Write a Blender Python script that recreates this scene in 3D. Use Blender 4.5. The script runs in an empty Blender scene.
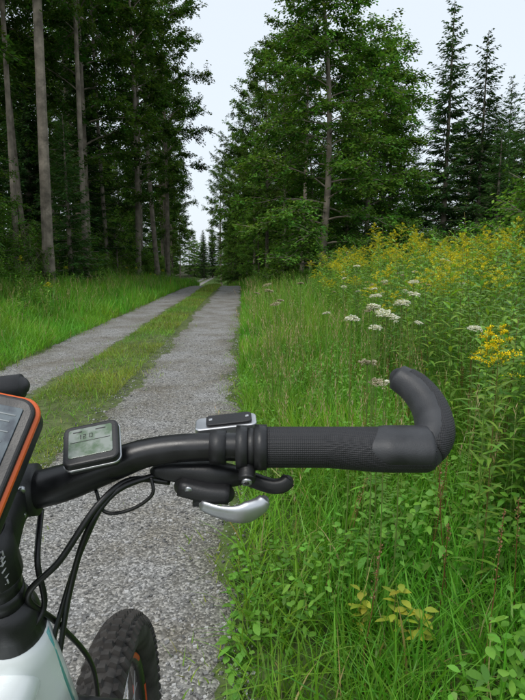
import bpy, bmesh, math
import numpy as np
from mathutils import Vector, Matrix
rng=np.random.default_rng(11)
scene=bpy.context.scene
# ---------------------------------------------------------------- helpers
def sm(t):
    t=np.clip(t,0,1); return t*t*(3-2*t)
def norm(v):
    return v/np.maximum(np.linalg.norm(v,axis=-1,keepdims=True),1e-9)
def A(*a): return np.array(a,float)
def CX(y):
    return .035*y+.0015*np.clip(np.asarray(y,float)-24,0,75)**2
def Hgt(x,y):
    x=np.asarray(x,float); y=np.asarray(y,float); u=x+CX(y)
    z=.42*sm((u-.15)/4.5)+.6*sm((u-5)/25)+.52*sm((-3.2-u)/4)+.5*sm((-8-u)/20)
    z=z+.035*np.exp(-((u+1.63)/.33)**2)-.022*np.exp(-((u+.66)/.4)**2)-.022*np.exp(-((u+2.55)/.4)**2)
    m=sm((u-.1)/1.5)+sm((-3.2-u)/1.5)
    z=z+m*(.035*np.sin(x*1.7+.5)*np.sin(y*1.1)+.02*np.sin(x*4.1)*np.sin(y*3.3+1))
    return z-3.4*sm((y-24)/72)
class MB:
    def __init__(s): s.v=[];s.f=[];s.c=[];s.m=[];s.n=0
    def add(s,v,f,c,m=0):
        v=np.asarray(v,float).reshape(-1,3); f=np.asarray(f,np.int64).reshape(-1,4)
        c=np.asarray(c,float)
        if c.ndim==1: c=np.tile(c,(len(v),1))
        s.v.append(v); s.f.append(f+s.n); s.c.append(c); s.m.append(np.full(len(f),m,np.int32)); s.n+=len(v)
    def mesh(s,name,mats,smooth=True):
        v=np.concatenate(s.v); f=np.concatenate(s.f); c=np.concatenate(s.c); m=np.concatenate(s.m)
        me=bpy.data.meshes.new(name)
        me.vertices.add(len(v)); me.vertices.foreach_set('co',v.astype(np.float32).ravel())
        me.loops.add(len(f)*4); me.loops.foreach_set('vertex_index',f.astype(np.int32).ravel())
        me.polygons.add(len(f)); me.polygons.foreach_set('loop_start',np.arange(0,len(f)*4,4,dtype=np.int32))
        for mm in mats: me.materials.append(mm)
        me.polygons.foreach_set('material_index',m)
        me.polygons.foreach_set('use_smooth',np.full(len(f),smooth))
        me.update(calc_edges=True)
        at=me.color_attributes.new('tint','FLOAT_COLOR','POINT')
        rgba=np.ones((len(v),4),np.float32); rgba[:,:3]=c
        at.data.foreach_set('color',rgba.ravel())
        return me
def link(name,me,parent=None,loc=None,rotz=0,scale=1):
    o=bpy.data.objects.new(name,me); scene.collection.objects.link(o)
    if parent: o.parent=parent
    if loc is not None: o.location=loc
    o.rotation_euler=(0,0,rotz)
    o.scale=(scale,)*3 if np.isscalar(scale) else scale
    return o
def empty(name):
    return link(name,None)
def strips(mb,base,d,side,L,W,prof,droop,col,mat=0):
    N=len(base)
    if N==0: return
    m=len(prof); t=np.linspace(0,1,m)[None,:,None]
    L=np.broadcast_to(L,(N,))[:,None,None]; W=np.broadcast_to(W,(N,))[:,None,None]; dr=np.broadcast_to(droop,(N,))[:,None,None]
    pos=base[:,None,:]+d[:,None,:]*L*t+A(0,0,-1)*dr*L*t*t
    hw=side[:,None,:]*W*np.array(prof)[None,:,None]*.5
    v=np.stack([pos-hw,pos+hw],2).reshape(-1,3)
    i=(np.arange(N)[:,None]*m+np.arange(m-1)[None,:])*2
    f=np.stack([i,i+1,i+3,i+2],-1).reshape(-1,4)
    c=np.repeat(np.broadcast_to(col,(N,3)),m*2,axis=0)
    mb.add(v,f,c,mat)
def diamonds(mb,base,d,side,L,W,col,mat=0,mid=.45):
    N=len(base)
    if N==0: return
    L=np.broadcast_to(L,(N,))[:,None]; W=np.broadcast_to(W,(N,))[:,None]
    v=np.stack([base,base+d*L*mid+side*W*.5,base+d*L,base+d*L*mid-side*W*.5],1).reshape(-1,3)
    f=np.arange(N*4).reshape(-1,4)
    mb.add(v,f,np.repeat(np.broadcast_to(col,(N,3)),4,axis=0),mat)
def smoothpath(P,n=8):
    P=np.asarray(P,float); Q=np.vstack([2*P[0]-P[1],P,2*P[-1]-P[-2]]); out=[]
    for i in range(1,len(Q)-2):
        for k in range(n):
            t=k/n; a,b,c,d=Q[i-1],Q[i],Q[i+1],Q[i+2]
            out.append(.5*((2*b)+(-a+c)*t+(2*a-5*b+4*c-d)*t*t+(-a+3*b-3*c+d)*t**3))
    out.append(P[-1]); return np.array(out)
def tube(mb,P,R,seg=12,col=(1,1,1),mat=0,up=(0,0,1),cap=True,round_end=False,power=2.0):
    P=np.asarray(P,float); n=len(P); R=np.asarray(R,float)
    if R.ndim==0: R=np.full((n,2),float(R))
    elif R.ndim==1: R=np.stack([R,R],1)
    T=norm(np.gradient(P,axis=0)); up=np.asarray(up,float)
    if np.abs((T@up)).max()>.97: up=A(0,1,0) if abs(up[2])>.5 else A(0,0,1)
    S=norm(np.cross(T,up)); U=np.cross(S,T)
    if cap:
        if round_end:
            a=[ (1-math.cos(x),math.sin(x)) for x in (.25,.6,1.0)]
            r0=R[0].mean(); r1=R[-1].mean()
            pre=[P[0]-T[0]*r0*.6*(1-k[0]*1/(1-math.cos(1.0))*1.0) for k in a]
            post=[P[-1]+T[-1]*r1*.6*(1-k[0]/(1-math.cos(1.0))) for k in a][::-1]
            P=np.vstack([pre,P,post]); 
            R=np.vstack([[R[0]*k[1] for k in a],R,[R[-1]*k[1] for k in a[::-1]]])
            S=np.vstack([[S[0]]*3,S,[S[-1]]*3]);U=np.vstack([[U[0]]*3,U,[U[-1]]*3])
        P=np.vstack([P[:1],P,P[-1:]]);R=np.vstack([R[:1]*.02,R,R[-1:]*.02]);S=np.vstack([S[:1],S,S[-1:]]);U=np.vstack([U[:1],U,U[-1:]])
    n=len(P); th=np.arange(seg)/seg*2*math.pi
    c,s=np.cos(th),np.sin(th)
    if power!=2:
        c=np.sign(c)*np.abs(c)**(2/power); s=np.sign(s)*np.abs(s)**(2/power)
    v=P[:,None]+S[:,None]*(R[:,0,None,None]*c[None,:,None])+U[:,None]*(R[:,1,None,None]*s[None,:,None])
    i=np.arange(n-1)[:,None]*seg; j=np.arange(seg)[None,:]; j2=(j+1)%seg
    f=np.stack([i+j,i+j2,i+seg+j2,i+seg+j],-1).reshape(-1,4)
    mb.add(v.reshape(-1,3),f,col,mat)
# ---------------------------------------------------------------- materials
def newmat(name):
    m=bpy.data.materials.new(name); m.use_nodes=True; nt=m.node_tree; nt.nodes.clear()
    out=nt.nodes.new('ShaderNodeOutputMaterial'); return m,nt,out
def N(nt,t,**k):
    n=nt.nodes.new(t)
    for a,b in k.items(): setattr(n,a,b)
    return n
def foliage(name,trans=.35,rough=.5,spec=.3,objvar=0.0,gloss=True):
    m,nt,out=newmat(name); L=nt.links.new
    at=N(nt,'ShaderNodeAttribute',attribute_name='tint'); src=at.outputs['Color']
    if objvar:
        oi=N(nt,'ShaderNodeObjectInfo'); m2=N(nt,'ShaderNodeMapRange'); m2.inputs[3].default_value=1-objvar; m2.inputs[4].default_value=1+objvar
        L(oi.outputs['Random'],m2.inputs[0]); vm=N(nt,'ShaderNodeVectorMath',operation='SCALE'); L(src,vm.inputs[0]); L(m2.outputs[0],vm.inputs['Scale']); src=vm.outputs[0]
    if gloss:
        p=N(nt,'ShaderNodeBsdfPrincipled'); p.inputs['Roughness'].default_value=rough; p.inputs['Specular IOR Level'].default_value=spec; L(src,p.inputs['Base Color'])
    else:
        p=N(nt,'ShaderNodeBsdfDiffuse'); L(src,p.inputs['Color'])
    if trans==0:
        L(p.outputs[0],out.inputs['Surface']); return m
    v2=N(nt,'ShaderNodeVectorMath',operation='MULTIPLY'); v2.inputs[1].default_value=(1.35,1.35,.6); L(src,v2.inputs[0])
    tr=N(nt,'ShaderNodeBsdfTranslucent'); L(v2.outputs[0],tr.inputs['Color'])
    mx=N(nt,'ShaderNodeMixShader'); mx.inputs[0].default_value=trans; L(p.outputs[0],mx.inputs[1]); L(tr.outputs[0],mx.inputs[2]); L(mx.outputs[0],out.inputs['Surface'])
    return m
def solid(name,col,rough=.5,metal=0,spec=.5,bump=0,bscale=300,var=.15,vscale=40,coat=0,kind='noise'):
    m,nt,out=newmat(name); L=nt.links.new
    tc=N(nt,'ShaderNodeTexCoord'); no=N(nt,'ShaderNodeTexNoise'); no.inputs['Scale'].default_value=vscale; no.inputs['Detail'].default_value=4
    L(tc.outputs['Object'],no.inputs['Vector'])
    mr=N(nt,'ShaderNodeMapRange'); mr.inputs[1].default_value=.3; mr.inputs[2].default_value=.7; mr.inputs[3].default_value=1-var; mr.inputs[4].default_value=1+var; L(no.outputs['Fac'],mr.inputs[0])
    vm=N(nt,'ShaderNodeVectorMath',operation='SCALE'); vm.inputs[0].default_value=col; L(mr.outputs[0],vm.inputs['Scale'])
    p=N(nt,'ShaderNodeBsdfPrincipled'); L(vm.outputs[0],p.inputs['Base Color'])
    p.inputs['Metallic'].default_value=metal; p.inputs['Specular IOR Level'].default_value=spec; p.inputs['Coat Weight'].default_value=coat
    r2=N(nt,'ShaderNodeMapRange'); r2.inputs[1].default_value=.3; r2.inputs[2].default_value=.7; r2.inputs[3].default_value=max(rough-.08,.02); r2.inputs[4].default_value=min(rough+.08,1); L(no.outputs['Fac'],r2.inputs[0]); L(r2.outputs[0],p.inputs['Roughness'])
    if bump:
        if kind=='dots':
            b=N(nt,'ShaderNodeTexVoronoi'); b.inputs['Randomness'].default_value=.1; o=b.outputs['Distance']
        else:
            b=N(nt,'ShaderNodeTexNoise'); o=b.outputs['Fac']
        b.inputs['Scale'].default_value=bscale; L(tc.outputs['Object'],b.inputs['Vector'])
        bp=N(nt,'ShaderNodeBump'); bp.inputs['Strength'].default_value=bump; bp.inputs['Distance'].default_value=.001 if kind=='dots' or bscale>100 else .02; L(o,bp.inputs['Height']); L(bp.outputs[0],p.inputs['Normal'])
    L(p.outputs[0],out.inputs['Surface']); return m
M_grass=foliage('grass_leaf',.38,.45,.35)
M_herb=foliage('herb_leaf',.38,.45,.35)
M_tree=foliage('tree_leaf',.38,objvar=.28,gloss=False)
M_flower=foliage('flower_petal',.2,gloss=False)
M_bark=solid('bark',(.20,.17,.135),.9,0,.2,bump=1.0,bscale=14,var=.5,vscale=3)
def ground_mat():
    m,nt,out=newmat('soil_ground'); L=nt.links.new
    at=N(nt,'ShaderNodeAttribute',attribute_name='tint'); tc=N(nt,'ShaderNodeTexCoord')
    n1=N(nt,'ShaderNodeTexNoise'); n1.inputs['Scale'].default_value=6; n1.inputs['Detail'].default_value=6; n1.inputs['Roughness'].default_value=.7
    L(tc.outputs['Object'],n1.inputs['Vector'])
    mr=N(nt,'ShaderNodeMapRange'); mr.inputs[1].default_value=.3; mr.inputs[2].default_value=.7; mr.inputs[3].default_value=.5; mr.inputs[4].default_value=1.5; L(n1.outputs['Fac'],mr.inputs[0])
    vm=N(nt,'ShaderNodeVectorMath',operation='SCALE'); L(at.outputs['Color'],vm.inputs[0]); L(mr.outputs[0],vm.inputs['Scale'])
    p=N(nt,'ShaderNodeBsdfPrincipled'); p.inputs['Roughness'].default_value=.95; p.inputs['Specular IOR Level'].default_value=.1; L(vm.outputs[0],p.inputs['Base Color'])
    bp=N(nt,'ShaderNodeBump'); bp.inputs['Strength'].default_value=.8; bp.inputs['Distance'].default_value=.03; L(n1.outputs['Fac'],bp.inputs['Height']); L(bp.outputs[0],p.inputs['Normal'])
    L(p.outputs[0],out.inputs['Surface']); return m
def gravel_mat():
    m,nt,out=newmat('gravel'); L=nt.links.new
    tc=N(nt,'ShaderNodeTexCoord')
    vo=N(nt,'ShaderNodeTexVoronoi'); vo.inputs['Scale'].default_value=110; L(tc.outputs['Object'],vo.inputs['Vector'])
    vo2=N(nt,'ShaderNodeTexVoronoi'); vo2.inputs['Scale'].default_value=42; L(tc.outputs['Object'],vo2.inputs['Vector'])
    n1=N(nt,'ShaderNodeTexNoise'); n1.inputs['Scale'].default_value=1.3; n1.inputs['Detail'].default_value=9; n1.inputs['Roughness'].default_value=.72; L(tc.outputs['Object'],n1.inputs['Vector'])
    cr=N(nt,'ShaderNodeValToRGB'); e=cr.color_ramp.elements
    e[0].position=0; e[0].color=(.11,.107,.10,1); e[1].position=1; e[1].color=(.47,.46,.44,1)
    x=cr.color_ramp.elements.new(.6); x.color=(.24,.235,.225,1)
    sp=N(nt,'ShaderNodeSeparateColor'); L(vo.outputs['Color'],sp.inputs[0]); L(sp.outputs[0],cr.inputs[0])
    c2=N(nt,'ShaderNodeValToRGB'); e=c2.color_ramp.elements; e[0].position=.34; e[0].color=(.62,.57,.47,1); e[1].position=.60; e[1].color=(1.06,1.07,1.09,1)
    L(n1.outputs['Fac'],c2.inputs[0])
    at=N(nt,'ShaderNodeAttribute',attribute_name='tint')
    mu=N(nt,'ShaderNodeVectorMath',operation='MULTIPLY'); L(cr.outputs[0],mu.inputs[0]); L(c2.outputs[0],mu.inputs[1])
    mu2=N(nt,'ShaderNodeVectorMath',operation='MULTIPLY'); L(mu.outputs[0],mu2.inputs[0]); L(at.outputs['Color'],mu2.inputs[1])
    p=N(nt,'ShaderNodeBsdfPrincipled'); p.inputs['Roughness'].default_value=.85; p.inputs['Specular IOR Level'].default_value=.25; L(mu2.outputs[0],p.inputs['Base Color'])
    ad=N(nt,'ShaderNodeMath',operation='ADD'); L(vo.outputs['Distance'],ad.inputs[0]); L(vo2.outputs['Distance'],ad.inputs[1])
    bp=N(nt,'ShaderNodeBump'); bp.invert=True; bp.inputs['Strength'].default_value=.85; bp.inputs['Distance'].default_value=.006; L(ad.outputs[0],bp.inputs['Height']); L(bp.outputs[0],p.inputs['Normal'])
    L(p.outputs[0],out.inputs['Surface']); return m
M_ground=ground_mat(); M_gravel=gravel_mat()
# ---------------------------------------------------------------- ground sheet
def grid(us,ys,dz,colf):
    U,Y=np.meshgrid(us,ys); X=U-CX(Y); Z=Hgt(X,Y)+dz
    mb=MB(); nu=len(us); i=np.arange(len(ys)-1)[:,None]*nu; j=np.arange(nu-1)[None,:]
    f=np.stack([i+j,i+j+1,i+nu+j+1,i+nu+j],-1)
    v=np.stack([X,Y,Z],-1).reshape(-1,3); mb.add(v,f,colf(U,Y).reshape(-1,3)); return mb
us=np.concatenate([np.linspace(-300,-14,40)[:-1],np.arange(-14,10,.1),np.linspace(10,300,40)])
ys=np.concatenate([np.linspace(-80,-2,20)[:-1],np.arange(-2,30,.2),np.arange(30,100,1.0),np.linspace(100,600,70)])
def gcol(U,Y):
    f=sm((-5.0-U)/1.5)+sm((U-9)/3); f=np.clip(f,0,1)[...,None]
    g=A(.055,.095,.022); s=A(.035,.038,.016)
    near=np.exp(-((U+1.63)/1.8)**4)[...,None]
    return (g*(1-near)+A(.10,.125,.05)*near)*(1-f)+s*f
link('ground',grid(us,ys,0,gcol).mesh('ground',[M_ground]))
yy=np.concatenate([np.arange(-6,40,.04),np.arange(40,170,1.0)])
def wob(y,s):
    r=0
    for k,(fr,a) in enumerate([(.7,.04),(1.9,.035),(4.7,.03),(11,.022),(23,.014),(51,.012),(87,.008)]): r=r+a*np.sin(y*fr+s*(k+1)*2.3+np.sin(y*fr*.37+s))
    return r
mb=MB()
for (a,b,s) in [(-1.20,-.10,1.0),(-3.05,-2.06,4.0)]:
    ua=a+wob(yy,s); ub=b+wob(yy,s+1.7); t=np.linspace(0,1,20)
    U=ua[:,None]*(1-t)+ub[:,None]*t; Y=np.repeat(yy[:,None],20,1); X=U-CX(Y)
    lift=.005*np.ones_like(U); lift[:,0]=-.006; lift[:,-1]=-.006
    Z=Hgt(X,Y)+lift; i=np.arange(len(yy)-1)[:,None]*20; j=np.arange(19)[None,:]
    e=np.exp(-np.minimum(t,1-t)/.08)[None,:,None]*(.65+.35*np.sin(Y*3+s)[...,None])
    C=A(1,1,1)*(1-e)+A(.50,.53,.34)*e
    mb.add(np.stack([X,Y,Z],-1).reshape(-1,3),np.stack([i+j,i+j+1,i+21+j,i+20+j],-1),C.reshape(-1,3))
link('gravel_track',mb.mesh('gravel_track',[M_gravel]))
mb=MB(); n=27000
y=1.0+9*rng.random(n)**1.7; u=np.where(rng.random(n)<.8,-1.35+1.38*rng.random(n),-3.15+1.2*rng.random(n)); x=u-CX(y)
sz=.0018+.0088*rng.random(n)**4
cube=A([-1,-1,-1],[1,-1,-1],[1,1,-1],[-1,1,-1],[-1,-1,1],[1,-1,1],[1,1,1],[-1,1,1])*.6
v=cube[None]*(sz[:,None,None])*(.6+.8*rng.random((n,1,3)))*(.7+.6*rng.random((n,8,3)))
a=rng.random(n)*6.28; c,s=np.cos(a),np.sin(a); vx=v[...,0]*c[:,None]-v[...,1]*s[:,None]; vy=v[...,0]*s[:,None]+v[...,1]*c[:,None]
v=np.stack([vx+x[:,None],vy+y[:,None],v[...,2]*.7+(Hgt(x,y)+.005+sz*.15)[:,None]],-1)
F=A([0,3,2,1],[4,5,6,7],[0,1,5,4],[1,2,6,5],[2,3,7,6],[3,0,4,7]).astype(int)
f=np.arange(n)[:,None,None]*8+F[None]
g=(.10+.36*rng.random(n)**1.6)[:,None]*A(1,.985,.96)
M_stone=foliage('stone',0,.85,.3)
mb.add(v.reshape(-1,3),f.reshape(-1,4),np.repeat(g,8,axis=0)); link('gravel_pebbles',mb.mesh('gravel_pebbles',[M_stone],False))
# ---------------------------------------------------------------- grass
def jit(n,base,a=.25,hue=.15):
    b=np.asarray(base)[None,:]*(1+a*(rng.random((n,1))*2-1)); b=b*(1+hue*(rng.random((n,3))*2-1)*A(1,.4,1)); return b
def clumpy(x,y,f=1.0,s=0):
    return .5+.25*np.sin(x*2.1*f+s+1.3*np.sin(y*1.3*f))+.25*np.sin(y*2.7*f+s*2+1.1*np.sin(x*1.9*f+.5))
def grass(mb,u0,u1,y0,y1,dens,h0,h1,w,col,m=4,lean=.35,droop=.45,pat=0.0,dry=.035,s=0):
    n=int((u1-u0)*(y1-y0)*dens); u=u0+(u1-u0)*rng.random(n); y=y0+(y1-y0)*rng.random(n); x=u-CX(y)
    q=clumpy(x,y,1.0,s)
    if pat>0:
        q2=clumpy(x,y,3.1,s+1)
        k=rng.random(n)>pat*(1-.5*q-.5*q2)*1.6; u,x,y,q=u[k],x[k],y[k],q[k]; n=len(x)
    h=(h0+(h1-h0)*rng.random(n)**1.4)*(.6+.7*q)
    az=rng.random(n)*6.283; le=lean*rng.random(n)
    d=norm(np.stack([np.cos(az)*le,np.sin(az)*le,np.ones(n)],1))
    sa=rng.random(n)*6.283; side=np.stack([np.cos(sa),np.sin(sa),0*sa],1)
    base=np.stack([x,y,Hgt(x,y)-.01],1)
    prof={2:[1,.25],3:[.8,.8,.08],4:[.7,1,.7,.05],5:[.7,1,.9,.55,.04]}[m]
    cq=clumpy(x,y,1.7,s+3); C=jit(n,col,.3,.2)*(.72+.5*cq)[:,None]; C[:,0]*=(.8+.45*clumpy(x,y,.9,s+7)); dr=rng.random(n)<dry; C[dr]=jit(int(dr.sum()),(.34,.29,.12),.3)
    t=np.linspace(0,1,m)[None,:,None]; bend=(droop*rng.random(n)**1.3)[:,None,None]
    hor=np.stack([np.cos(az),np.sin(az),0*az],1)[:,None,:]
    pos=base[:,None]+d[:,None]*h[:,None,None]*t+ (hor*.9+A(0,0,-.75))*bend*h[:,None,None]*t*t
    W=(w*(.6+.8*rng.random(n)))[:,None,None]
    hw=side[:,None]*W*np.array(prof)[None,:,None]*.5
    v=np.stack([pos-hw,pos+hw],2).reshape(-1,3); i=(np.arange(n)[:,None]*m+np.arange(m-1)[None])*2
    mb.add(v,np.stack([i,i+1,i+3,i+2],-1),np.repeat(C,m*2,axis=0))
G1=(.150,.355,.032); G2=(.175,.355,.045); GY=(.215,.335,.055)
mb=MB()
grass(mb,-.02,.5,.9,6,2600,.07,.28,.006,G1,5,s=1,droop=.9,lean=.6)
grass(mb,.3,1.4,.9,6,3000,.16,.42,.0065,G1,5,s=2,droop=.9,lean=.5)
grass(mb,1.4,3.6,1.2,6,1600,.3,.65,.007,G2,4,s=2,lean=.5)
grass(mb,-.05,.5,6,14,1500,.12,.35,.009,G1,4)
grass(mb,.3,5,6,14,700,.3,.7,.011,G2,3)
grass(mb,-.05,.6,14,40,500,.15,.35,.018,G1,3)
grass(mb,.5,8,14,40,130,.4,.8,.03,G2,3)
grass(mb,-.28,.02,.9,14,1300,.02,.13,.005,GY,4,pat=.85,lean=.9)
grass(mb,-1.1,-.2,1,12,60,.01,.05,.005,GY,3,pat=1,lean=.9)
link('verge_grass',mb.mesh('verge_grass',[M_grass],False))
mb=MB()
grass(mb,-2.02,-1.26,1,10,4200,.04,.13,.006,GY,4,lean=.9,droop=.9,pat=.6,s=3)
grass(mb,-1.95,-1.35,1,10,160,.10,.26,.006,G1,4,lean=.9,droop=.9,pat=.9,s=4)
grass(mb,-2.0,-1.3,10,24,1500,.05,.15,.011,GY,3,lean=.8,pat=.4,s=3)
grass(mb,-2.05,-1.25,24,60,350,.06,.16,.03,GY,3,lean=.8)
grass(mb,-1.42,-.95,1,14,900,.02,.07,.005,GY,3,lean=.9,pat=1,s=2)
grass(mb,-2.35,-1.95,1,14,700,.02,.07,.005,GY,3,lean=.9,pat=1,s=4)
link('track_centre_grass',mb.mesh('track_centre_grass',[M_grass],False))
mb=MB()
grass(mb,-5.5,-2.98,2,12,1400,.10,.42,.008,G1,4,s=5,lean=.6,droop=.7)
grass(mb,-7.5,-5.5,6,14,500,.3,.8,.011,G2,3,s=5)
grass(mb,-8,-3.0,12,26,400,.12,.6,.016,G1,3,s=6)
grass(mb,-8,-3.0,26,60,90,.3,.6,.04,G1,3,s=6)
grass(mb,-3.15,-2.85,2,20,700,.03,.15,.007,GY,3,pat=.8)
grass(mb,-.1,5,40,60,80,.3,.6,.04,G2,3)
link('bank_grass',mb.mesh('bank_grass',[M_grass],False))
mb=MB()
def seedgrass(n,u0,u1,y0,y1,h0,h1):
    y=y0+(y1-y0)*rng.random(n)**1.3; u=u0+(u1-u0)*rng.random(n)**1.5; x=u-CX(y); h=h0+(h1-h0)*rng.random(n)
    az=rng.random(n)*6.283; le=.45*rng.random(n); d=norm(np.stack([np.cos(az)*le,np.sin(az)*le,1+0*az],1))
    base=np.stack([x,y,Hgt(x,y)],1); sa=rng.random(n)*6.283; side=np.stack([np.cos(sa),np.sin(sa),0*sa],1)
    wd=.0014+.0005*y/3
    C=jit(n,(.24,.30,.09),.3); strips(mb,base,d,side,h,wd,[1,.9,.8,.6],.12,C)
    for k in range(14):
        t=.74+.26*k/13; p=base+d*(h*t)[:,None]+A(0,0,-1)*(.12*h*t*t)[:,None]
        a2=rng.random(n)*6.283; dd=norm(np.stack([np.cos(a2)*.5,np.sin(a2)*.5,.9+0*a2],1))
        diamonds(mb,p,dd,np.stack([-np.sin(a2),np.cos(a2),0*a2],1),.016+.02*rng.random(n),.003+.001*y/3,jit(n,(.42,.32,.19),.3))
seedgrass(330,.2,2.2,2.0,7,.5,.9); seedgrass(650,.1,5,5,20,.5,1.0); seedgrass(600,-5.5,-3.3,5,25,.4,.8)
link('seedhead_grass',mb.mesh('seedhead_grass',[M_herb],False))
# ---------------------------------------------------------------- goldenrod and herbs
def herb(mb,p,h,bloom,big=1.0,col=(.12,.21,.03),nl=46,Y=(.56,.50,.035),lw=.018,lean=.2):
    az=rng.random()*6.283; le=lean*rng.random(); ax=norm(A(math.cos(az)*le,math.sin(az)*le,1))
    sd=A(math.cos(az+1),math.sin(az+1),0); sd2=A(-sd[1],sd[0],0)
    cs=(.20,.16,.06) if rng.random()<.3 else (.15,.24,.05)
    for q in (sd,sd2): strips(mb,p[None],ax[None],q[None],h,.006*big,[1,.9,.7,.4],.03,A(*cs))
    t=.12+.86*(np.arange(nl)/nl)**.85; a=np.arange(nl)*2.4+rng.random(nl)*.6
    base=p+ax*(h*t)[:,None]-A(0,0,1)*(.03*h*t*t)[:,None]; el=.35+.45*rng.random(nl)+.5*np.clip(t-.8,0,1)*3
    d=norm(np.stack([np.cos(a),np.sin(a),el],1)); side=np.stack([-np.sin(a),np.cos(a),0*a],1)+A(0,0,1)*(.35*(rng.random(nl)-.5))[:,None]
    L=(.125*(1-.6*np.clip(t-.55,0,1)*2)*(.7+.5*rng.random(nl)))*big
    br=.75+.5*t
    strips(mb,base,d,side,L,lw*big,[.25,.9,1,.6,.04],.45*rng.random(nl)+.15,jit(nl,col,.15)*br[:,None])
    if bloom:
        nb=9; Y=A(*Y); bs=bloom*(.7+.6*rng.random())
        for k in range(nb):
            tt=k/nb; b=p+ax*(h*(.84+.14*tt)); aa=k*2.4+rng.random(); ln=(.10*(1-tt)+.025)*bs*(.8+.5*rng.random()); m=13
            s=np.linspace(.1,1,m); dirv=A(math.cos(aa),math.sin(aa),0)
            q=b+dirv*(ln*s)[:,None]+A(0,0,1)*(ln*(.85*s-.5*s*s))[:,None]
            q=np.repeat(q,4,axis=0)+rng.normal(0,.0045*big,(m*4,3)); mm=len(q); a3=rng.random(mm)*6.283
            diamonds(mb,q,norm(np.stack([np.cos(a3),np.sin(a3),.8+0*a3],1)),np.stack([-np.sin(a3),np.cos(a3),0*a3],1),.010*big,.006*big,jit(mm,Y*(.75+.35*rng.random()),.3,.12),1,.5)
mb=MB()
for i in range(1950):
    y=1.75+15*rng.random()**1.75; u=1.0+.05*y+(3.0+.3*y)*rng.random()**1.1; x=u-float(CX(y))
    if y<2.3 and x<.8: continue
    if rng.random()>.35+.9*float(clumpy(x,y,.8,2)): continue
    edge=float(sm((u-.8-.05*y)/1.0))
    h=(1.0+.5*rng.random())*(.82+.35*float(clumpy(x,y,.5,1)))*(.75+.3*edge)
    bl=1.1 if rng.random()<(.06 if y<3.2 else .33) else 0
    cc=[(.175,.335,.045),(.13,.28,.05),(.21,.35,.045)][rng.integers(3)]
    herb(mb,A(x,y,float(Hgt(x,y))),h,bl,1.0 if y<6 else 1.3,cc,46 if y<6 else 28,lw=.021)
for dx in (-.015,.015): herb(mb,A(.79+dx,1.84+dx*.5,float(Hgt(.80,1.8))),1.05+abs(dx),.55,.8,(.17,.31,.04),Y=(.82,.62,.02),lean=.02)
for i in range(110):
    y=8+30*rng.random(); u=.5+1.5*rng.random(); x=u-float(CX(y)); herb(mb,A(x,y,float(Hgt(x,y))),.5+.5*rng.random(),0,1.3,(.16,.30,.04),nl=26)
link('goldenrod_patch',mb.mesh('goldenrod_patch',[M_herb,M_flower],False))
mb=MB()
for i in range(520):
    y=6+34*rng.random(); u=-3.9-3.1*rng.random(); x=u-float(CX(y))
    if rng.random()>float(clumpy(x,y,.7,4))*1.4: continue
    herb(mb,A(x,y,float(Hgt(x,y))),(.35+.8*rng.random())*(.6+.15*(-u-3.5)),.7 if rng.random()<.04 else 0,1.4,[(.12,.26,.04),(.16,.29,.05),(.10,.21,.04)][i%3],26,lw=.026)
link('forest_edge_herbs',mb.mesh('forest_edge_herbs',[M_herb,M_flower],False))
mb=MB()
def umbel(x,y,z,r,col):
    g=float(Hgt(x,y)); b=A(x+.04*(rng.random()-.5),y+.05,g); d=A(x,y,z)-b; L=np.linalg.norm(d); d=d/L
    tube(mb,np.array([b+d*L*t+A(.01*math.sin(t*5),0,0) for t in np.linspace(0,1,7)]),np.linspace(.0028,.0015,7),6,(.16,.23,.06))
    top=b+d*L+A(.01*math.sin(5),0,0); n=34; tl=rng.normal(0,.18,2)
    for k in range(n):
        rr=r*math.sqrt((k+.5)/n)*(.85+.25*rng.random()); a=k*2.4; ox,oy=math.cos(a)*rr,math.sin(a)*rr
        tip=top+A(ox,oy,.45*r+ox*tl[0]+oy*tl[1]-.25*rr*rr/r+.003*rng.normal())
        dv=tip-top; l=np.linalg.norm(dv); strips(mb,top[None],(dv/l)[None],A([-math.sin(a),math.cos(a),0]),l,.001,[1,.8],0,A(.16,.22,.06))
        m=26; q=tip+rng.normal(0,1,(m,3))*A(r*.085,r*.085,.0015); a3=rng.random(m)*6.283
        diamonds(mb,q,norm(np.stack([np.cos(a3),np.sin(a3),.25*rng.normal(size=m)],1)),np.stack([-np.sin(a3),np.cos(a3),.2+0*a3],1),.0065,.005,jit(m,col,.15,.05),1,.5)
    for k in range(9):
        t=.15+.5*rng.random(); a=rng.random()*6.28; q=b+d*L*t; dd=norm(A(math.cos(a),math.sin(a),.5))
        s=np.linspace(.2,1,14); qq=q+dd*(s*.12)[:,None]; sdv=A(-math.sin(a),math.cos(a),0); sg=np.where(np.arange(14)%2==0,1,-1)[:,None]
        diamonds(mb,qq,norm(dd*.5+sdv*sg),np.tile(A(0,0,1)*.5+dd*.5,(14,1)),.035*(1.1-s),.005,jit(14,(.13,.26,.04),.2))
WH=(.74,.74,.66); PK=(.46,.42,.30)
for a in [(.39,1.66,1.13,.036,WH),(.36,1.72,1.155,.02,WH),(.42,2.1,.90,.036,PK),(.44,2.0,.845,.03,PK),(.71,3.4,1.08,.036,WH),(.84,3.0,1.115,.034,WH),(.62,3.1,1.02,.03,PK),(.06,4.2,1.07,.035,PK),(.10,3.8,1.0,.035,PK),(.05,5,1.08,.04,PK),(.16,4.6,.97,.03,PK),(.55,2.6,.98,.03,WH),(1.0,3.6,1.16,.035,WH),(.95,2.4,1.0,.03,WH),(.52,2.2,.80,.028,WH),(.35,4.9,1.1,.03,PK),(.5,4.2,.9,.03,WH),(.9,5.2,1.25,.035,WH),(-.05,6,.95,.035,PK),(1.5,4.5,1.3,.04,WH),(.33,1.95,1.09,.026,WH),(.47,1.8,1.16,.024,WH)]:
    umbel(*a)
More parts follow.
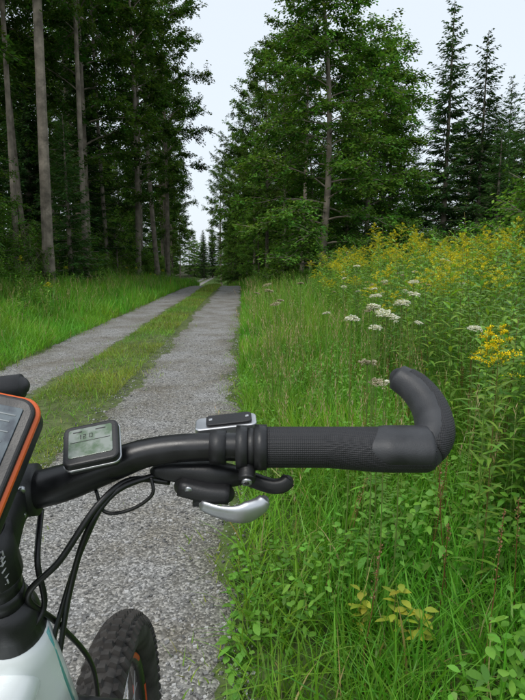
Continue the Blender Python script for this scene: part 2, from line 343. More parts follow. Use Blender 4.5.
for i in range(30):
    y=2.6+6*rng.random(); u=.5+.1*y+1.2*rng.random(); x=u-.035*y; umbel(x,y,float(Hgt(x,y))+.75+.3*rng.random(),.022+.016*rng.random(),WH if i%3 else PK)
link('wild_carrot',mb.mesh('wild_carrot',[M_herb,M_flower],False))
mb=MB()
n=19000; y=1.1+5.5*rng.random(n)**1.4; u=-.06+2.35*rng.random(n); x=u-CX(y); cl=clumpy(x,y,2.2,4); k=cl>.40; x,y=x[k],y[k]; n=len(x)
az=rng.random(n)*6.283; z=Hgt(x,y)+.02+.28*rng.random(n)*np.clip((x+CX(y))*2+.25,.1,1.3)
d=norm(np.stack([np.cos(az),np.sin(az),.3*rng.normal(size=n)+.15],1)); side=norm(np.stack([-np.sin(az),np.cos(az),.3*rng.normal(size=n)],1))
strips(mb,np.stack([x,y,z],1),d,side,.018+.036*rng.random(n)**1.3,.012+.015*rng.random(n),[.15,.85,1,.7,.06],.3,jit(n,(.14,.32,.04),.38))
for (px,py,hh) in [(.43,1.62,.26),(.50,1.58,.2),(.33,1.68,.2)]:
    g=float(Hgt(px,py)); 
    for k in range(16):
        a=k*2.4; t=.4+.6*k/16; b=A(px,py,g+hh*t)+.01*rng.normal(size=3); dd=norm(A(math.cos(a),math.sin(a),.35))
        strips(mb,b[None],dd[None],A([-math.sin(a),math.cos(a),0.2]),.05,.024,[.1,.8,1,.7,.05],.35,jit(1,(.38,.42,.05),.2))
    tube(mb,[A(px,py,g),A(px,py,g+hh*.5),A(px+.003,py,g+hh)],[.002,.002,.001],5,(.2,.2,.06))
for k in range(70):
    yv=1.4+4*rng.random(); xv=.3+1.3*rng.random(); g=float(Hgt(xv,yv)); hh=.35+.35*rng.random(); l=rng.normal(0,.06,2)
    tube(mb,[A(xv,yv,g),A(xv+l[0]*.6,yv+l[1]*.6,g+hh*.5),A(xv+l[0],yv+l[1],g+hh)],[.0018,.0015,.001],5,(.20,.09,.04))
    m=60; t=.6+.4*rng.random(m); q=A(xv,yv,g)+A(l[0],l[1],hh)*t[:,None]+rng.normal(0,.004,(m,3)); a3=rng.random(m)*6.28
    diamonds(mb,q,norm(np.stack([np.cos(a3),np.sin(a3),1+0*a3],1)),np.stack([-np.sin(a3),np.cos(a3),0*a3],1),.007,.005,jit(m,(.28,.15,.08),.3))
link('broadleaf_weeds',mb.mesh('broadleaf_weeds',[M_herb],False))
# ---------------------------------------------------------------- trees
def decid(name,Ht,r0,cb,R,nl,leafcol,dens=1.0,leaf=.13,up=.3,droopy=.2,lowfull=False,vz=.25):
    mb=MB(); wx=rng.normal(0,.15,2); n=14; t=np.linspace(0,1,n)
    tp=np.stack([wx[0]*np.sin(t*3)*1.2,wx[1]*np.sin(t*4)*1.2,t*Ht-.2],1); tr=r0*(1-t)**.75+.015; tr[0]*=1.35
    tube(mb,tp,tr,10,(1,1,1),1,up=(0,1,0))
    for i in range(nl):
        f=cb+(.98-cb)*((i+.5*rng.random())/nl); q=(f-cb)/(1-cb)
        b=np.array([np.interp(f,t,tp[:,k]) for k in range(3)])
        shp=(math.sin(math.pi*min(1,(q*.85+.15)))**.6) if not lowfull else (1-q)**.65*(.55+.45*min(1,q*6))+.08
        Ln=R*shp*(.5+.75*rng.random()); a=i*2.4+rng.random(); el=up*(.3+1.6*q)+.3*rng.normal()*.5
        s=np.linspace(0,1,7); hor=A(math.cos(a),math.sin(a),0)
        path=b+hor*(Ln*s)[:,None]+A(0,0,1)*(Ln*(el*s-droopy*s*s))[:,None]+rng.normal(0,.05,(7,3))*s[:,None]*Ln*.4
        rb=max(.015,r0*.32*(1-q*.7)); tube(mb,path,rb*(1-s*.85),5,(1,1,1),1)
        ns=int(5+Ln*6*dens)
        for k in range(ns):
            ss=.18+.82*rng.random()**.8; o=np.array([np.interp(ss,s,path[:,c]) for c in range(3)])
            aa=a+rng.choice([-1,1])*(.4+.7*rng.random()); sl=(.35+.8*rng.random())*(1.15-.4*ss)*min(1,.4+R/4)
            dv=norm(A(math.cos(aa),math.sin(aa),vz*rng.normal()+.1)); tube(mb,[o,o+dv*sl*.5,o+dv*sl+A(0,0,-.08)],[.012,.008,.004],3,(1,1,1),1,cap=False)
            m=int(38*sl/.7); w=rng.random(m); sdv=norm(A(-dv[1],dv[0],vz*rng.normal()))
            q3=o+dv*(sl*w*1.1)[:,None]+sdv*(rng.normal(0,.2*sl,m)*(1.1-.5*w))[:,None]+A(0,0,1)*(rng.normal(0,.07,m)-.14*w*w*sl)[:,None]
            a3=aa+rng.normal(0,.9,m); d3=norm(np.stack([np.cos(a3),np.sin(a3),-.3+.4*rng.normal(size=m)],1)); sd=norm(np.stack([-np.sin(a3),np.cos(a3),.5*rng.normal(size=m)],1))
            cc=np.asarray(leafcol)*(.5+1.0*rng.random())*A(1+.25*rng.normal()*.5,1,1)
            diamonds(mb,q3,d3,sd,leaf*(.7+.6*rng.random(m)),leaf*.62,jit(m,cc,.25),0,.5)
    return mb.mesh(name,[M_tree,M_bark],False)
def spruce(name,Ht,R,col,lowf=.06,r0=.16):
    mb=MB(); n=10; t=np.linspace(0,1,n); tp=np.stack([0*t,0*t,t*Ht-.2],1); tube(mb,tp,r0*(1-t)+.01,8,(1,1,1),1,up=(0,1,0))
    h=lowf*Ht; i=0
    while h<Ht*.985:
        f=h/Ht; nb=6 if f<.9 else 4
        for k in range(nb):
            a=k*6.283/nb+i*1.1+.4*rng.random(); Ln=(R*(1-f)**.8+.1)*(.6+.6*rng.random()); el=-.25+.75*f+.1*rng.normal()
            m=max(4,int(Ln/.11)); s=np.linspace(0.08,1,m); hor=A(math.cos(a),math.sin(a),0); sdv=A(-math.sin(a),math.cos(a),0)
            P=A(0,0,h+.1*rng.normal())+hor*(Ln*s)[:,None]+A(0,0,1)*(Ln*(el*s-.12*s+.18*s*s))[:,None]
            tube(mb,P[::max(1,m//4)],.02*(1-s[::max(1,m//4)]*.8)*(1.3-f),4,(1,1,1),1,cap=False)
            cc=np.asarray(col)*(.65+.7*rng.random())
            for sg in (-1,1):
                for rep in range(2):
                    tl=(.42*(1-.6*s)*min(1,Ln)+.08)*(.6+.7*rng.random(m)); d=norm(hor*(.8+.3*rng.random((m,1)))+sdv*sg*(.9*rng.random((m,1))+.25)+A(0,0,1)*(-.35+.3*rng.normal(size=(m,1))))
                    sd=norm(np.cross(d,A(0,0,1)+.5*rng.normal(size=(m,3)))); diamonds(mb,P+rng.normal(0,.03,(m,3)),d,sd,tl,.055+.035*rng.random(m),jit(m,cc,.25),0,.4)
        h+=.26+.1*rng.random(); i+=1
    return mb.mesh(name,[M_tree,M_bark],False)
DK=(.070,.140,.028); MD=(.092,.190,.034); SP=(.040,.088,.030)
T_tall=[decid('tall_beech_a',21,.17,.32,3.2,50,DK,.85,.17,.9,.35,vz=.5),decid('tall_beech_b',19,.15,.22,2.8,48,DK,.85,.17,.9,.35,vz=.5),decid('tall_beech_c',23,.17,.44,3.4,42,DK,.85,.17,.9,.4,vz=.5)]
T_full=[decid('hornbeam_a',13.5,.13,.06,3.6,74,MD,1.0,.14,.45,.4,True,.35),decid('hornbeam_b',11,.11,.05,3.0,56,MD,1.0,.14,.5,.4,True,.35)]
T_bush=[decid('hazel_a',3.2,.05,.05,1.7,26,(.12,.24,.04),1.1,.10,.7,.2,True,.5),decid('hazel_b',2.4,.04,.05,1.5,22,(.10,.21,.032),1.1,.10,.7,.2,True,.5)]
T_spr=[spruce('spruce_a',13,2.2,SP),spruce('spruce_b',16,2.6,SP,.12),spruce('spruce_c',9,1.9,(.05,.11,.032),.03)]
def put(name,me,x,y,sc=1.0,parent=None):
    z=float(Hgt(x,y))-.05
    return link(name,me,parent,(x,y,z),rng.random()*6.28,sc)
for (k,x,y,s) in [(2,-7.0,18,1.0),(0,-9.3,16.5,1.05),(1,-7.9,25,1.0),(0,-11,22,1.1),(1,-7.0,31,1.0),(2,-7.0,37,.95),(0,-7.4,43,1.0),(1,-8.8,51,1.0),(2,-10.5,33,1.1),(0,-10.4,58,1.0),(1,-11.5,70,1.0),(0,-15,88,1.0)]:
    put('beech_tree',T_tall[k],x,y,s)
for (x,y) in [(-8.9,20),(-7.2,22.5),(-9.6,26),(-7.5,34),(-8.1,29),(-10.2,24)]: put('beech_tree',T_tall[2],x,y,(.62,.62,.95))
for (k,x,y,s) in [(2,-7.9,13.6,.7),(2,-7.3,21,.7),(1,-9.2,29,.95),(0,-9.2,40,1.0)]:
    put('spruce_tree',T_spr[k],x,y,s)
put('hornbeam_tree',T_full[1],-8.2,15.2,.55); put('hornbeam_tree',T_full[0],-8.8,34,.6); put('hornbeam_tree',T_full[1],-6.9,12.2,.36)
# right side
put('hornbeam_tree',T_full[0],2.25,22,1.04); put('hornbeam_tree',T_full[1],4.6,25,1.0); put('hornbeam_tree',T_full[1],6.0,29,1.1)
for (k,x,y,s) in [(1,.35,47,1.0),(0,1.6,42,.85),(2,2.6,37,.8),(0,-.9,62,1.0),(1,-2.0,72,1.05),(2,-4.6,86,1.0),(0,-7.5,100,1.0)]: put('beech_tree',T_tall[k],x,y,s)
put('hornbeam_tree',T_full[0],-3.2,80,1.0); put('hornbeam_tree',T_full[1],-.3,56,.8)
for (k,x,y,s) in [(0,8.1,25,.92),(0,9.8,25.5,.84),(2,11.6,24.5,1.02),(0,13.3,26,.82),(1,6.8,30,.75),(2,9.0,21.5,.68),(2,10.8,20.5,.65),(0,5,33,.9)]: put('spruce_tree',T_spr[k],x,y,s)
for (k,x,y,s) in [(0,4.75,9.0,.82),(1,5.6,10.2,1.0),(0,6.6,12.5,.9),(0,7.6,13.8,.85),(1,8.6,16,1.0),(1,7,17.5,.9),(1,1.1,27,.8),(0,1.3,33,.8),(1,3.8,19,.75),(1,5.8,19.5,.85),(1,2.6,18,.6)]: put('hazel_bush',T_bush[k],x,y,s)
for i in range(20):
    y=11+i*2.3; put('hazel_bush',T_bush[i%2],-6.4-float(CX(y))-1.6*rng.random(),y,.4+.5*rng.random())
def mass(name,pts):
    e=empty(name)
    for j,(x,y,kind,s) in enumerate(pts): put('tree_%d'%(j+1),kind,x,y,s,e)
P=[]
for i in range(36):
    y=13+60*rng.random(); u=-11-16*rng.random(); P.append((u-float(CX(y)),y,T_tall[i%3] if i%4 else T_spr[i%2],.8+.35*rng.random()))
for i in range(32):
    y=10+45*rng.random(); u=-8.8-10*rng.random(); P.append((u-float(CX(y)),y,T_bush[i%2] if i%3 else T_full[1],.9+.5*rng.random() if i%3 else .5))
mass('left_forest',P)
P=[]
for i in range(28):
    y=31+45*rng.random(); u=6.5+18*rng.random(); P.append((u-float(CX(y)),y,T_spr[i%2] if i%3 else T_full[0],.65+.25*rng.random()))
for i in range(20):
    y=40+50*rng.random(); u=4.2+3*rng.random(); P.append((u-float(CX(y)),y,[T_tall[0],T_full[0],T_spr[0],T_bush[0]][i%4],.75+.3*rng.random()))
for i in range(12):
    y=26+12*rng.random(); x=13+10*rng.random(); P.append((x,y,T_spr[i%3],.68+.12*rng.random()))
mass('right_forest',P)
P=[]
for i in range(46):
    y=150+50*rng.random(); x=-60+90*rng.random(); P.append((x,y,[T_full[0],T_full[1],T_spr[0]][i%3],.95+.35*rng.random()))
for i in range(26):
    y=90+60*rng.random(); s=rng.choice([-1,1]); u=(-7-12*rng.random()) if s<0 else (4.5+12*rng.random()); P.append((u-float(CX(y)),y,T_tall[i%3] if i%2 else T_full[0],.85+.3*rng.random()))
mass('distant_forest',P)
# ---------------------------------------------------------------- bicycle
M_bar=solid('bar_black',(.012,.012,.013),.33,0,.5,var=.35,bump=.05,bscale=900,vscale=70)
M_rub=solid('grip_rubber',(.022,.022,.024),.6,0,.4,bump=.9,bscale=620,kind='dots')
M_rub2=solid('grip_smooth',(.034,.035,.038),.5,0,.45,bump=.2,bscale=900,var=.3,vscale=60)
M_tyre=solid('tyre_rubber',(.040,.037,.034),.85,0,.3,bump=.4,bscale=200,var=.55,vscale=30)
M_silver=solid('silver_alloy',(.55,.56,.58),.35,.9,.5,var=.1)
M_grey=solid('grey_alloy',(.30,.31,.33),.4,.6,.5,var=.1)
M_white=solid('white_paint',(.72,.76,.76),.25,0,.5,var=.06,vscale=15,coat=.4)
M_teal=solid('teal_paint',(.12,.42,.42),.3,0,.5,var=.05,coat=.4)
M_plast=solid('black_plastic',(.015,.015,.016),.45,0,.5,bump=.15,bscale=700,var=.3)
M_orange=solid('orange_plastic',(.62,.11,.02),.4,0,.5,var=.06)
M_red=solid('red_decal',(.45,.04,.02),.35,0,.5)
M_cable=solid('cable_black',(.01,.01,.01),.4,0,.5)
M_print=solid('white_print',(.42,.42,.42),.5)
M_text=solid('screen_text',(.30,.32,.33),.6,0,.1)
M_dark=solid('screen_digit',(.03,.03,.03),.4)
bike=empty('bicycle')
def part(name,mat,fn,parent=None,smooth=True):
    mb=MB(); fn(mb); o=link(name,mb.mesh(name,mat if isinstance(mat,list) else [mat],smooth),parent or bike); return o
bar=[A(-.205,.425,1.112),A(-.167,.4264,1.119),A(-.126,.4288,1.1335),A(-.093,.4307,1.1448),A(-.0516,.4313,1.149),A(0,.431,1.149),A(.056,.431,1.149),A(.128,.431,1.149)]
lf=[A(2*-.205-p[0],p[1]-(p[0]+.205)*.28,p[2]) for p in bar[1:]][::-1]
allp=lf+bar; rr=[.0115,.0115,.0115,.0115,.0118,.0135,.0155]; rads=rr+[.0159]+rr[::-1]
sp=smoothpath(allp,6); rs=np.interp(np.linspace(0,1,len(sp)),np.linspace(0,1,len(rads)),rads)
part('handlebar',M_bar,lambda m:tube(m,sp,rs,28))
gx=np.linspace(0.002,.137,30); q=sm((gx-.045)/.06)
gp=np.stack([gx,.431-.004*q,1.149-.0005*q],1)
gr=np.stack([.0168+.006*q,.0168+.0012*q],1)
gr[-1]*=.9
part('grip',M_rub,lambda m:tube(m,gp,gr,36,round_end=False))
def wing(m):
    n=40; x=np.linspace(.042,.134,n); t=(x-.042)/.092; q=sm((x-.045)/.06)
    P=np.stack([x,.431-.0045*q-.0008,1.149+.0028*q+.010*(1-sm(t*1.7))],1)
    e=np.clip(t*1.6,.02,1)**.7
    tube(m,P,np.stack([(.0172+.006*q)*e+.0008,(.0152+.0006*q)*e*(.45+.55*sm(t*1.7))+.0002],1),40)
part('grip_palm_pad',M_rub2,wing)
part('left_grip',M_rub,lambda m:tube(m,[lf[0]+A(-.01,0,0),lf[1],lf[2]],.0168,20))
part('grip_collar',M_plast,lambda m:(tube(m,[A(-.0215,.431,1.149),A(-.0125,.431,1.149)],.0180,28),tube(m,[A(-.0065,.431,1.149),A(.0035,.431,1.149)],.0188,28),tube(m,[A(-.014,.431,1.149),A(-.004,.431,1.149)],.0160,28)))
part('collar_screw_boss',M_plast,lambda m:tube(m,smoothpath([A(-.0125,.425,1.136),A(-.0125,.418,1.130),A(-.0125,.414,1.127)],3),.0068,18))
part('collar_screw',M_silver,lambda m:tube(m,[A(-.0125,.4135,1.1269),A(-.0125,.4118,1.1258)],.0042,14))
part('collar_screw_socket',M_dark,lambda m:tube(m,[A(-.0125,.4119,1.1259),A(-.0125,.4115,1.1256)],.0022,6))
be=smoothpath([A(.118,.431,1.145),A(.133,.432,1.147),A(.1435,.4405,1.158),A(.1450,.4605,1.1734),A(.137,.478,1.187),A(.124,.4894,1.1956)],8)
tt=np.linspace(0,1,len(be)); ra=np.interp(tt,[0,.15,.35,.6,.85,1],[.015,.0168,.0162,.0148,.0132,.0118])
part('bar_end',M_rub2,lambda m:tube(m,be,np.stack([ra,ra*1.05],1),28,round_end=True))
k0=int(len(be)*.22)
part('bar_end_rubber',M_rub,lambda m:tube(m,be[k0:-3]+A(.0022,-.0004,.0010),ra[k0:-3]*.965,28))
# stem and steerer
fdir=norm(A(-.075,.997,0)); rdir=A(fdir[1],-fdir[0],0); S0=A(-.205,.372,1.102); axd=norm(fdir*.36+A(0,0,-.93))
ax=lambda t:S0+axd*t
part('stem',M_plast,lambda m:(tube(m,[A(-.224,.4225,1.112),A(-.186,.4262,1.1145)],.0215,24),
   tube(m,smoothpath([A(-.205,.43,1.111),A(-.205,.40,1.108),S0+axd*.018],5),np.array([.019]*11),20,power=3),tube(m,[ax(-.006),ax(.042)],.0205,24)))
part('stem_bolts',M_silver,lambda m:[tube(m,[A(-.189,.421+d,1.112+e),A(-.1885,.4185+d,1.111+e)],.0032,10) for d,e in ((-.016,.012),(-.018,-.008))])
part('headset',M_plast,lambda m:(tube(m,[ax(.043),ax(.058)],.0175,24),tube(m,[ax(.0585),ax(.073)],.0178,24),tube(m,[ax(.0735),ax(.088),ax(.112)],[.019,.024,.0265],28)))
part('top_cap',M_plast,lambda m:tube(m,[ax(-.012),ax(-.007)],.017,24))
part('head_tube',M_white,lambda m:tube(m,[ax(.1125),ax(.14),ax(.19),ax(.25)],[.027,.029,.031,.034],32))
part('head_tube_stripe',M_teal,lambda m:tube(m,[ax(.115)+rdir*.0235,ax(.15)+rdir*.025,ax(.25)+rdir*.030],.0045,14))
part('top_tube',M_white,lambda m:tube(m,smoothpath([ax(.16),A(-.20,.25,.93),A(-.19,-.1,.85),A(-.18,-.35,.80)],5),.021,20))
part('down_tube',M_white,lambda m:tube(m,smoothpath([ax(.22),A(-.21,.25,.72),A(-.19,-.05,.40)],5),.03,20))
def letters(m):
    rs_=np.random.default_rng(3)
    for i in range(7):
        c=ax(-.002+.0062*i)+norm(rdir+A(0,-.75,-.25))*.0203
        for k in range(3):
            o=rs_.normal(0,.0012,3)*.6
            w=norm(rdir*.3+A(0,.6,.6)) if k else axd
            tube(m,[c+o-w*.0022,c+o+w*.0022],.0007,5)
part('stem_lettering',M_print,letters)
tire_c=ax(.80)+fdir*.045; tire_c[2]=.368+float(Hgt(tire_c[0],tire_c[1]))
def torus(m,R,ra,rb,seg=24,n=140,off=0,a0=0,a1=2*math.pi):
    a=np.linspace(a0,a1,n)[:,None,None]; th=(np.arange(seg)/seg*2*math.pi)[None,:,None]
    rad=fdir*np.cos(a)+A(0,0,1)*np.sin(a)
    v=tire_c+rad*(R+rb*np.sin(th))+rdir*(off+ra*np.cos(th))
    i=np.arange(n-1)[:,None]*seg; j=np.arange(seg)[None]; j2=(j+1)%seg
    m.add(v.reshape(-1,3),np.stack([i+j,i+j2,i+seg+j2,i+seg+j],-1),(1,1,1))
def knobs(m):
    for (ph,step,offs,la,lb) in [(-1.0,4,0,.0095,.0075),(-.44,4,2,.0075,.007),(.0,4,0,.0085,.006),(.44,4,2,.0075,.007),(1.0,4,0,.0095,.0075)]:
        for d in np.arange(offs,360,step):
            a=math.radians(d); rad=fdir*math.cos(a)+A(0,0,1)*math.sin(a); tan=-fdir*math.sin(a)+A(0,0,1)*math.cos(a)
            nn=rad*math.cos(ph)+rdir*math.sin(ph); ss=np.cross(nn,tan); c=tire_c+rad*.335+nn*.031
            v=[]
            for zz,sc in ((-.001,1.15),(.0065,.85)):
                for (i,j) in ((-1,-1),(1,-1),(1,1),(-1,1)): v.append(c+nn*zz+tan*i*lb*.8*sc+ss*j*la*.8*sc)
            m.add(np.array(v),F,(1,1,1))
part('tyre',M_tyre,lambda m:torus(m,.335,.0315,.0305))
part('tyre_knobs',M_tyre,knobs,smooth=False)
part('rim',M_bar,lambda m:(torus(m,.298,.0125,.013,16)))
part('rim_decals',M_red,lambda m:[torus(m,.297,.0132,.0095,16,16,0,a,a+.32) for a in np.arange(0,6.28,.7)])
part('hub',M_bar,lambda m:(tube(m,[tire_c-rdir*.05,tire_c-rdir*.03,tire_c+rdir*.03,tire_c+rdir*.05],[.012,.028,.028,.012],20)))
def spokes(m):
    for i in range(32):
        a=i/32*6.283; s=1 if i%2 else -1; b=a+(.5 if (i//2)%2 else -.5)
        p=tire_c+rdir*s*.028+(fdir*math.cos(b)+A(0,0,1)*math.sin(b))*.026; q=tire_c+(fdir*math.cos(a)+A(0,0,1)*math.sin(a))*.292
        tube(m,[p,q],.001,6)
part('spokes',M_grey,spokes)
part('fork_crown',M_plast,lambda m:tube(m,[ax(.272)-rdir*.085,ax(.268)-rdir*.04,ax(.262),ax(.268)+rdir*.04,ax(.272)+rdir*.085],[.018,.022,.026,.022,.018],20))
for s in (-1,1):
    st=ax(.27)+rdir*s*.066; en=tire_c+rdir*s*.066-fdir*.01; mid=st*.55+en*.45
    part('fork_stanchion',M_grey,lambda m:tube(m,[st,mid],.016,20)); part('fork_lower',M_white,lambda m:tube(m,[mid,mid*.9+en*.1,en],[.021,.020,.016],20))
def rbox(name,mat,size,M,bev,parent,seg=3):
    me=bpy.data.meshes.new(name); bm=bmesh.new(); bmesh.ops.create_cube(bm,size=1)
    for v in bm.verts: v.co=Vector((v.co.x*size[0],v.co.y*size[1],v.co.z*size[2]))
    bmesh.ops.bevel(bm,geom=bm.edges[:],offset=bev,segments=seg,affect='EDGES',profile=.5)
    for f in bm.faces: f.smooth=True
    bm.transform(M); bm.to_mesh(me); bm.free(); me.materials.append(mat); return link(name,me,parent)
def slab(name,mat,w,h,th,r,M,parent,bev=.001,seg=8):
    bm=bmesh.new(); vs=[]
    for cx,cy,a0 in ((w/2-r,h/2-r,0),(-w/2+r,h/2-r,90),(-w/2+r,-h/2+r,180),(w/2-r,-h/2+r,270)):
        for k in range(seg+1):
            a=math.radians(a0+90*k/seg); vs.append(bm.verts.new((cx+r*math.cos(a),cy+r*math.sin(a),-th/2)))
    f=bm.faces.new(vs); r_=bmesh.ops.extrude_face_region(bm,geom=[f]); 
    for v in r_['geom']:
        if isinstance(v,bmesh.types.BMVert): v.co.z+=th
    bmesh.ops.recalc_face_normals(bm,faces=bm.faces[:])
    if bev>0:
        ed=[e for e in bm.edges if abs(e.verts[0].co.z-e.verts[1].co.z)<1e-6]
        bmesh.ops.bevel(bm,geom=ed,offset=bev,segments=3,affect='EDGES',profile=.5)
    bm.transform(M); me=bpy.data.meshes.new(name); bm.to_mesh(me); bm.free(); me.materials.append(mat); return link(name,me,parent)
def frame(c,long_,nrm):
    Y=Vector(long_).normalized(); Z=Vector(nrm); Z=(Z-Z.dot(Y)*Y).normalized(); X=Y.cross(Z)
    M=Matrix((X,Y,Z)).transposed().to_4x4(); M.translation=Vector(c); return M
T=lambda x,y,z:Matrix.Translation((x,y,z))
Mr=frame((-.032,.464,1.1575),(1,.05,.10),(0,-.25,.95))
slab('brake_reservoir',M_silver,.020,.054,.009,.005,Mr,bike,.0015)
slab('reservoir_cap',M_plast,.016,.040,.003,.004,Mr@T(0,.003,.0058),bike,.001)
for yy_ in (-.013,.019): rbox('reservoir_screw',M_silver,(.003,.003,.0008),Mr@T(0,yy_,.0076),.0003,bike,2)
part('brake_clamp',M_plast,lambda m:tube(m,[A(-.043,.4312,1.149),A(-.030,.4312,1.149)],.0142,24))
part('shifter_pod',M_plast,lambda m:tube(m,smoothpath([A(-.092,.434,1.127),A(-.078,.437,1.126),A(-.055,.438,1.124),A(-.03,.44,1.121),A(-.012,.444,1.119)],5),np.stack([np.interp(np.linspace(0,1,21),[0,.2,.6,1],[.004,.008,.0125,.007]),np.interp(np.linspace(0,1,21),[0,.2,.6,1],[.004,.007,.0115,.006])],1),20,round_end=True,power=3))
part('shifter_body',M_plast,lambda m:(tube(m,smoothpath([A(-.068,.428,1.117),A(-.045,.426,1.112),A(-.028,.427,1.110)],4),np.stack([np.full(9,.010),np.full(9,.0075)],1),18,round_end=True,power=3),tube(m,[A(-.050,.430,1.112),A(-.050,.424,1.100)],.008,18)))
part('shifter_bolt',M_silver,lambda m:tube(m,[A(-.060,.4185,1.118),A(-.060,.417,1.1175)],.003,10))
part('thumb_lever',M_silver,lambda m:tube(m,smoothpath([A(-.050,.418,1.104),A(-.034,.414,1.100),A(-.018,.412,1.0995),A(-.004,.415,1.104),A(.002,.418,1.109)],5),np.stack([np.interp(np.linspace(0,1,21),[0,.3,.6,1],[.005,.007,.010,.006]),np.interp(np.linspace(0,1,21),[0,.3,.6,1],[.0022,.003,.0058,.005])],1),18,round_end=True,up=(0,1,.3)))
part('release_lever',M_plast,lambda m:tube(m,smoothpath([A(-.012,.436,1.120),A(.006,.430,1.116),A(.016,.428,1.117),A(.022,.430,1.121)],4),np.stack([np.full(13,.005),np.full(13,.0062)],1),16,round_end=True,power=3))
part('brake_lever',M_plast,lambda m:tube(m,smoothpath([A(-.030,.47,1.150),A(-.01,.485,1.140),A(.03,.487,1.134),A(.075,.480,1.134),A(.10,.478,1.136)],5),np.stack([np.full(21,.006),np.full(21,.0065)],1),14,round_end=True))
c1=[A(-.0654,.4378,1.1264),A(-.094,.4321,1.1226),A(-.119,.416,1.1165),A(-.1377,.4017,1.091),A(-.159,.4125,1.0326),A(-.1857,.4495,.9486),A(-.2185,.4935,.845)]
c2=[A(-.078,.4362,1.1165),A(-.1094,.427,1.122),A(-.1298,.4048,1.1105),A(-.156,.3886,1.0729),A(-.185,.3932,1.0388),A(-.1784,.435,.984),A(-.1753,.5009,.8908),A(-.185,.5446,.785)]
c3=[A(-.060,.444,1.122),A(-.100,.436,1.119),A(-.128,.425,1.106),A(-.147,.415,1.07),A(-.170,.42,1.01),A(-.19,.44,.95),A(-.21,.47,.86)]
c4=[A(-.092,.428,1.124),A(-.0913,.425,1.110),A(-.109,.423,1.098),A(-.130,.423,1.096),A(-.139,.430,1.112)]
c5=[A(-.19,.44,1.09),A(-.183,.41,1.06),A(-.180,.41,1.02),A(-.192,.40,.995),A(-.21,.42,.93)]
for c,r in ((c1,.0026),(c2,.0026),(c3,.0022),(c4,.0015),(c5,.0025)): part('cable',M_cable,lambda m:tube(m,smoothpath(c,10),r,10))
light=empty('bicycle_headlight')
part('lamp_body',M_plast,lambda m:tube(m,[A(-.30,.50,1.172),A(-.27,.502,1.177),A(-.228,.505,1.184)],[.0135,.0135,.0115],24,round_end=True),light)
part('lamp_bracket',M_plast,lambda m:tube(m,smoothpath([A(-.265,.502,1.17),A(-.262,.47,1.145),A(-.262,.41,1.125)],4),.007,14),light)
# ---- bike computer
comp=empty('bike_computer')
Mc=frame((-.1345,.414,1.1555),(-.22,.80,.58),(-.05,-.58,.80))
slab('case',M_plast,.043,.038,.013,.006,Mc,comp,.002)
slab('rim_frame',M_silver,.0445,.0395,.0022,.0065,Mc@T(0,0,-.0005),comp,.0006)
def lcd_mat():
    m,nt,out=newmat('lcd_map_screen'); L=nt.links.new; tc=N(nt,'ShaderNodeTexCoord')
    no=N(nt,'ShaderNodeTexNoise'); no.inputs['Scale'].default_value=110; no.inputs['Detail'].default_value=3; L(tc.outputs['Object'],no.inputs['Vector'])
    cr=N(nt,'ShaderNodeValToRGB'); e=cr.color_ramp.elements; e[0].position=.40; e[0].color=(.10,.15,.09,1); e[1].position=.58; e[1].color=(.24,.27,.24,1)
    L(no.outputs['Fac'],cr.inputs[0]); p=N(nt,'ShaderNodeBsdfPrincipled'); p.inputs['Roughness'].default_value=.12; p.inputs['Specular IOR Level'].default_value=.5; L(cr.outputs[0],p.inputs['Base Color']); L(p.outputs[0],out.inputs['Surface']); return m
slab('screen',lcd_mat(),.034,.027,.0012,.002,Mc@T(0,.001,.0064),comp,.0003)
for (x,y,w_,h_) in [(-.010,.0112,.007,.0010),(.008,.0112,.008,.0010),(-.0075,.0062,.0007,.004),(-.0045,.008,.0022,.0005),(-.0045,.0062,.0022,.0005),(-.0045,.0044,.0022,.0005),(-.0036,.0071,.0005,.0018),(-.0054,.0053,.0005,.0018),(.0005,.008,.0022,.0005),(.0005,.0044,.0022,.0005),(-.0006,.0062,.0005,.0036),(.0016,.0062,.0005,.0036),(0,.0015,.031,.0005)]:
    rbox('digit',M_dark,(w_,h_,.0003),Mc@T(x,y,.0071),.0001,comp,1)
rbox('mount',M_plast,(.022,.022,.012),Mc@T(0,0,-.010),.003,comp)
# ---- handheld gps
gps=empty('gps_navigator')
Mg=frame((-.1985,.352,1.160),(.17,.62,.76),(.10,-.76,.64))
slab('back_shell',M_plast,.060,.112,.018,.013,Mg@T(0,0,-.011),gps,.006)
slab('orange_band',M_orange,.0635,.116,.0065,.0145,Mg@T(0,0,.001),gps,.003)
slab('front_bezel',M_plast,.0585,.111,.009,.0125,Mg@T(0,0,.0035),gps,.0025)
def map_mat():
    m,nt,out=newmat('map_screen'); L=nt.links.new; tc=N(nt,'ShaderNodeTexCoord')
    no=N(nt,'ShaderNodeTexNoise'); no.inputs['Scale'].default_value=90; no.inputs['Detail'].default_value=4; L(tc.outputs['Object'],no.inputs['Vector'])
    cr=N(nt,'ShaderNodeValToRGB'); e=cr.color_ramp.elements; e[0].position=.42; e[0].color=(.04,.055,.075,1); e[1].position=.6; e[1].color=(.10,.13,.15,1)
    L(no.outputs['Fac'],cr.inputs[0]); p=N(nt,'ShaderNodeBsdfPrincipled'); p.inputs['Roughness'].default_value=.45; p.inputs['Specular IOR Level'].default_value=.25; L(cr.outputs[0],p.inputs['Base Color']); L(p.outputs[0],out.inputs['Surface']); return m
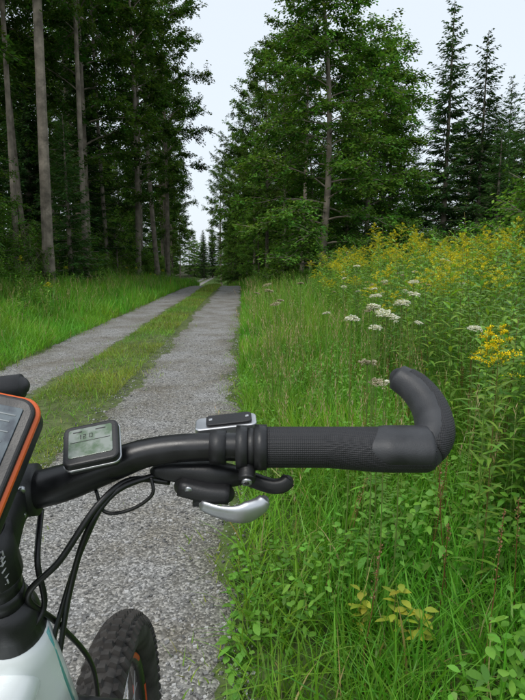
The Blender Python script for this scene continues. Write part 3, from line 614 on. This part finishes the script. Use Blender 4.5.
slab('screen',map_mat(),.042,.058,.001,.001,Mg@T(0,.018,.0085),gps,.0002)
rbox('status_line',M_text,(.036,.0010,.0004),Mg@T(0,.041,.0092),.0001,gps,1)
for j in range(5): rbox('status_text',M_text,(.009+.004*(j%2),.0009,.0004),Mg@T(.011,.036-.0075*j,.0092),.0001,gps,1)
for i in range(3):
    slab('button',M_grey,.010,.006,.002,.0025,Mg@T(-.015+.015*i,-.030,.009),gps,.0006)
rbox('gps_mount',M_plast,(.03,.05,.014),Mg@T(0,0,-.026),.003,gps)
# ---------------------------------------------------------------- light
w=bpy.data.worlds.new('World'); scene.world=w; w.use_nodes=True; nt=w.node_tree; nt.nodes.clear()
SE,SR=math.radians(55),math.radians(215)
sky=nt.nodes.new('ShaderNodeTexSky'); sky.sky_type='NISHITA'; sky.sun_disc=False; sky.sun_elevation=SE; sky.sun_rotation=SR; sky.dust_density=3; sky.air_density=1
mx=nt.nodes.new('ShaderNodeMix'); mx.data_type='RGBA'; mx.inputs[0].default_value=.78
nt.links.new(sky.outputs[0],mx.inputs[6]); mx.inputs[7].default_value=(8.1,8.8,9.5,1)
bg=nt.nodes.new('ShaderNodeBackground'); bg.inputs[1].default_value=.125; o=nt.nodes.new('ShaderNodeOutputWorld')
nt.links.new(mx.outputs[2],bg.inputs[0]); nt.links.new(bg.outputs[0],o.inputs[0])
sd=bpy.data.lights.new('sun','SUN'); sd.energy=1.9; sd.angle=math.radians(20); sd.color=(1,.97,.92); so=link('sun',sd)
dv=Vector((math.sin(SR)*math.cos(SE),math.cos(SR)*math.cos(SE),math.sin(SE))); so.rotation_euler=dv.to_track_quat('Z','Y').to_euler()
cam=bpy.data.cameras.new('camera'); co=link('camera',cam); co.location=(0,0,1.3); co.rotation_euler=(math.radians(90-9.2),0,0)
cam.sensor_fit='VERTICAL'; cam.sensor_height=24; cam.lens=24*545/700; cam.clip_start=.02; cam.clip_end=1500
scene.camera=co
scene.view_settings.view_transform='Standard'; scene.view_settings.look='None'; scene.view_settings.exposure=0
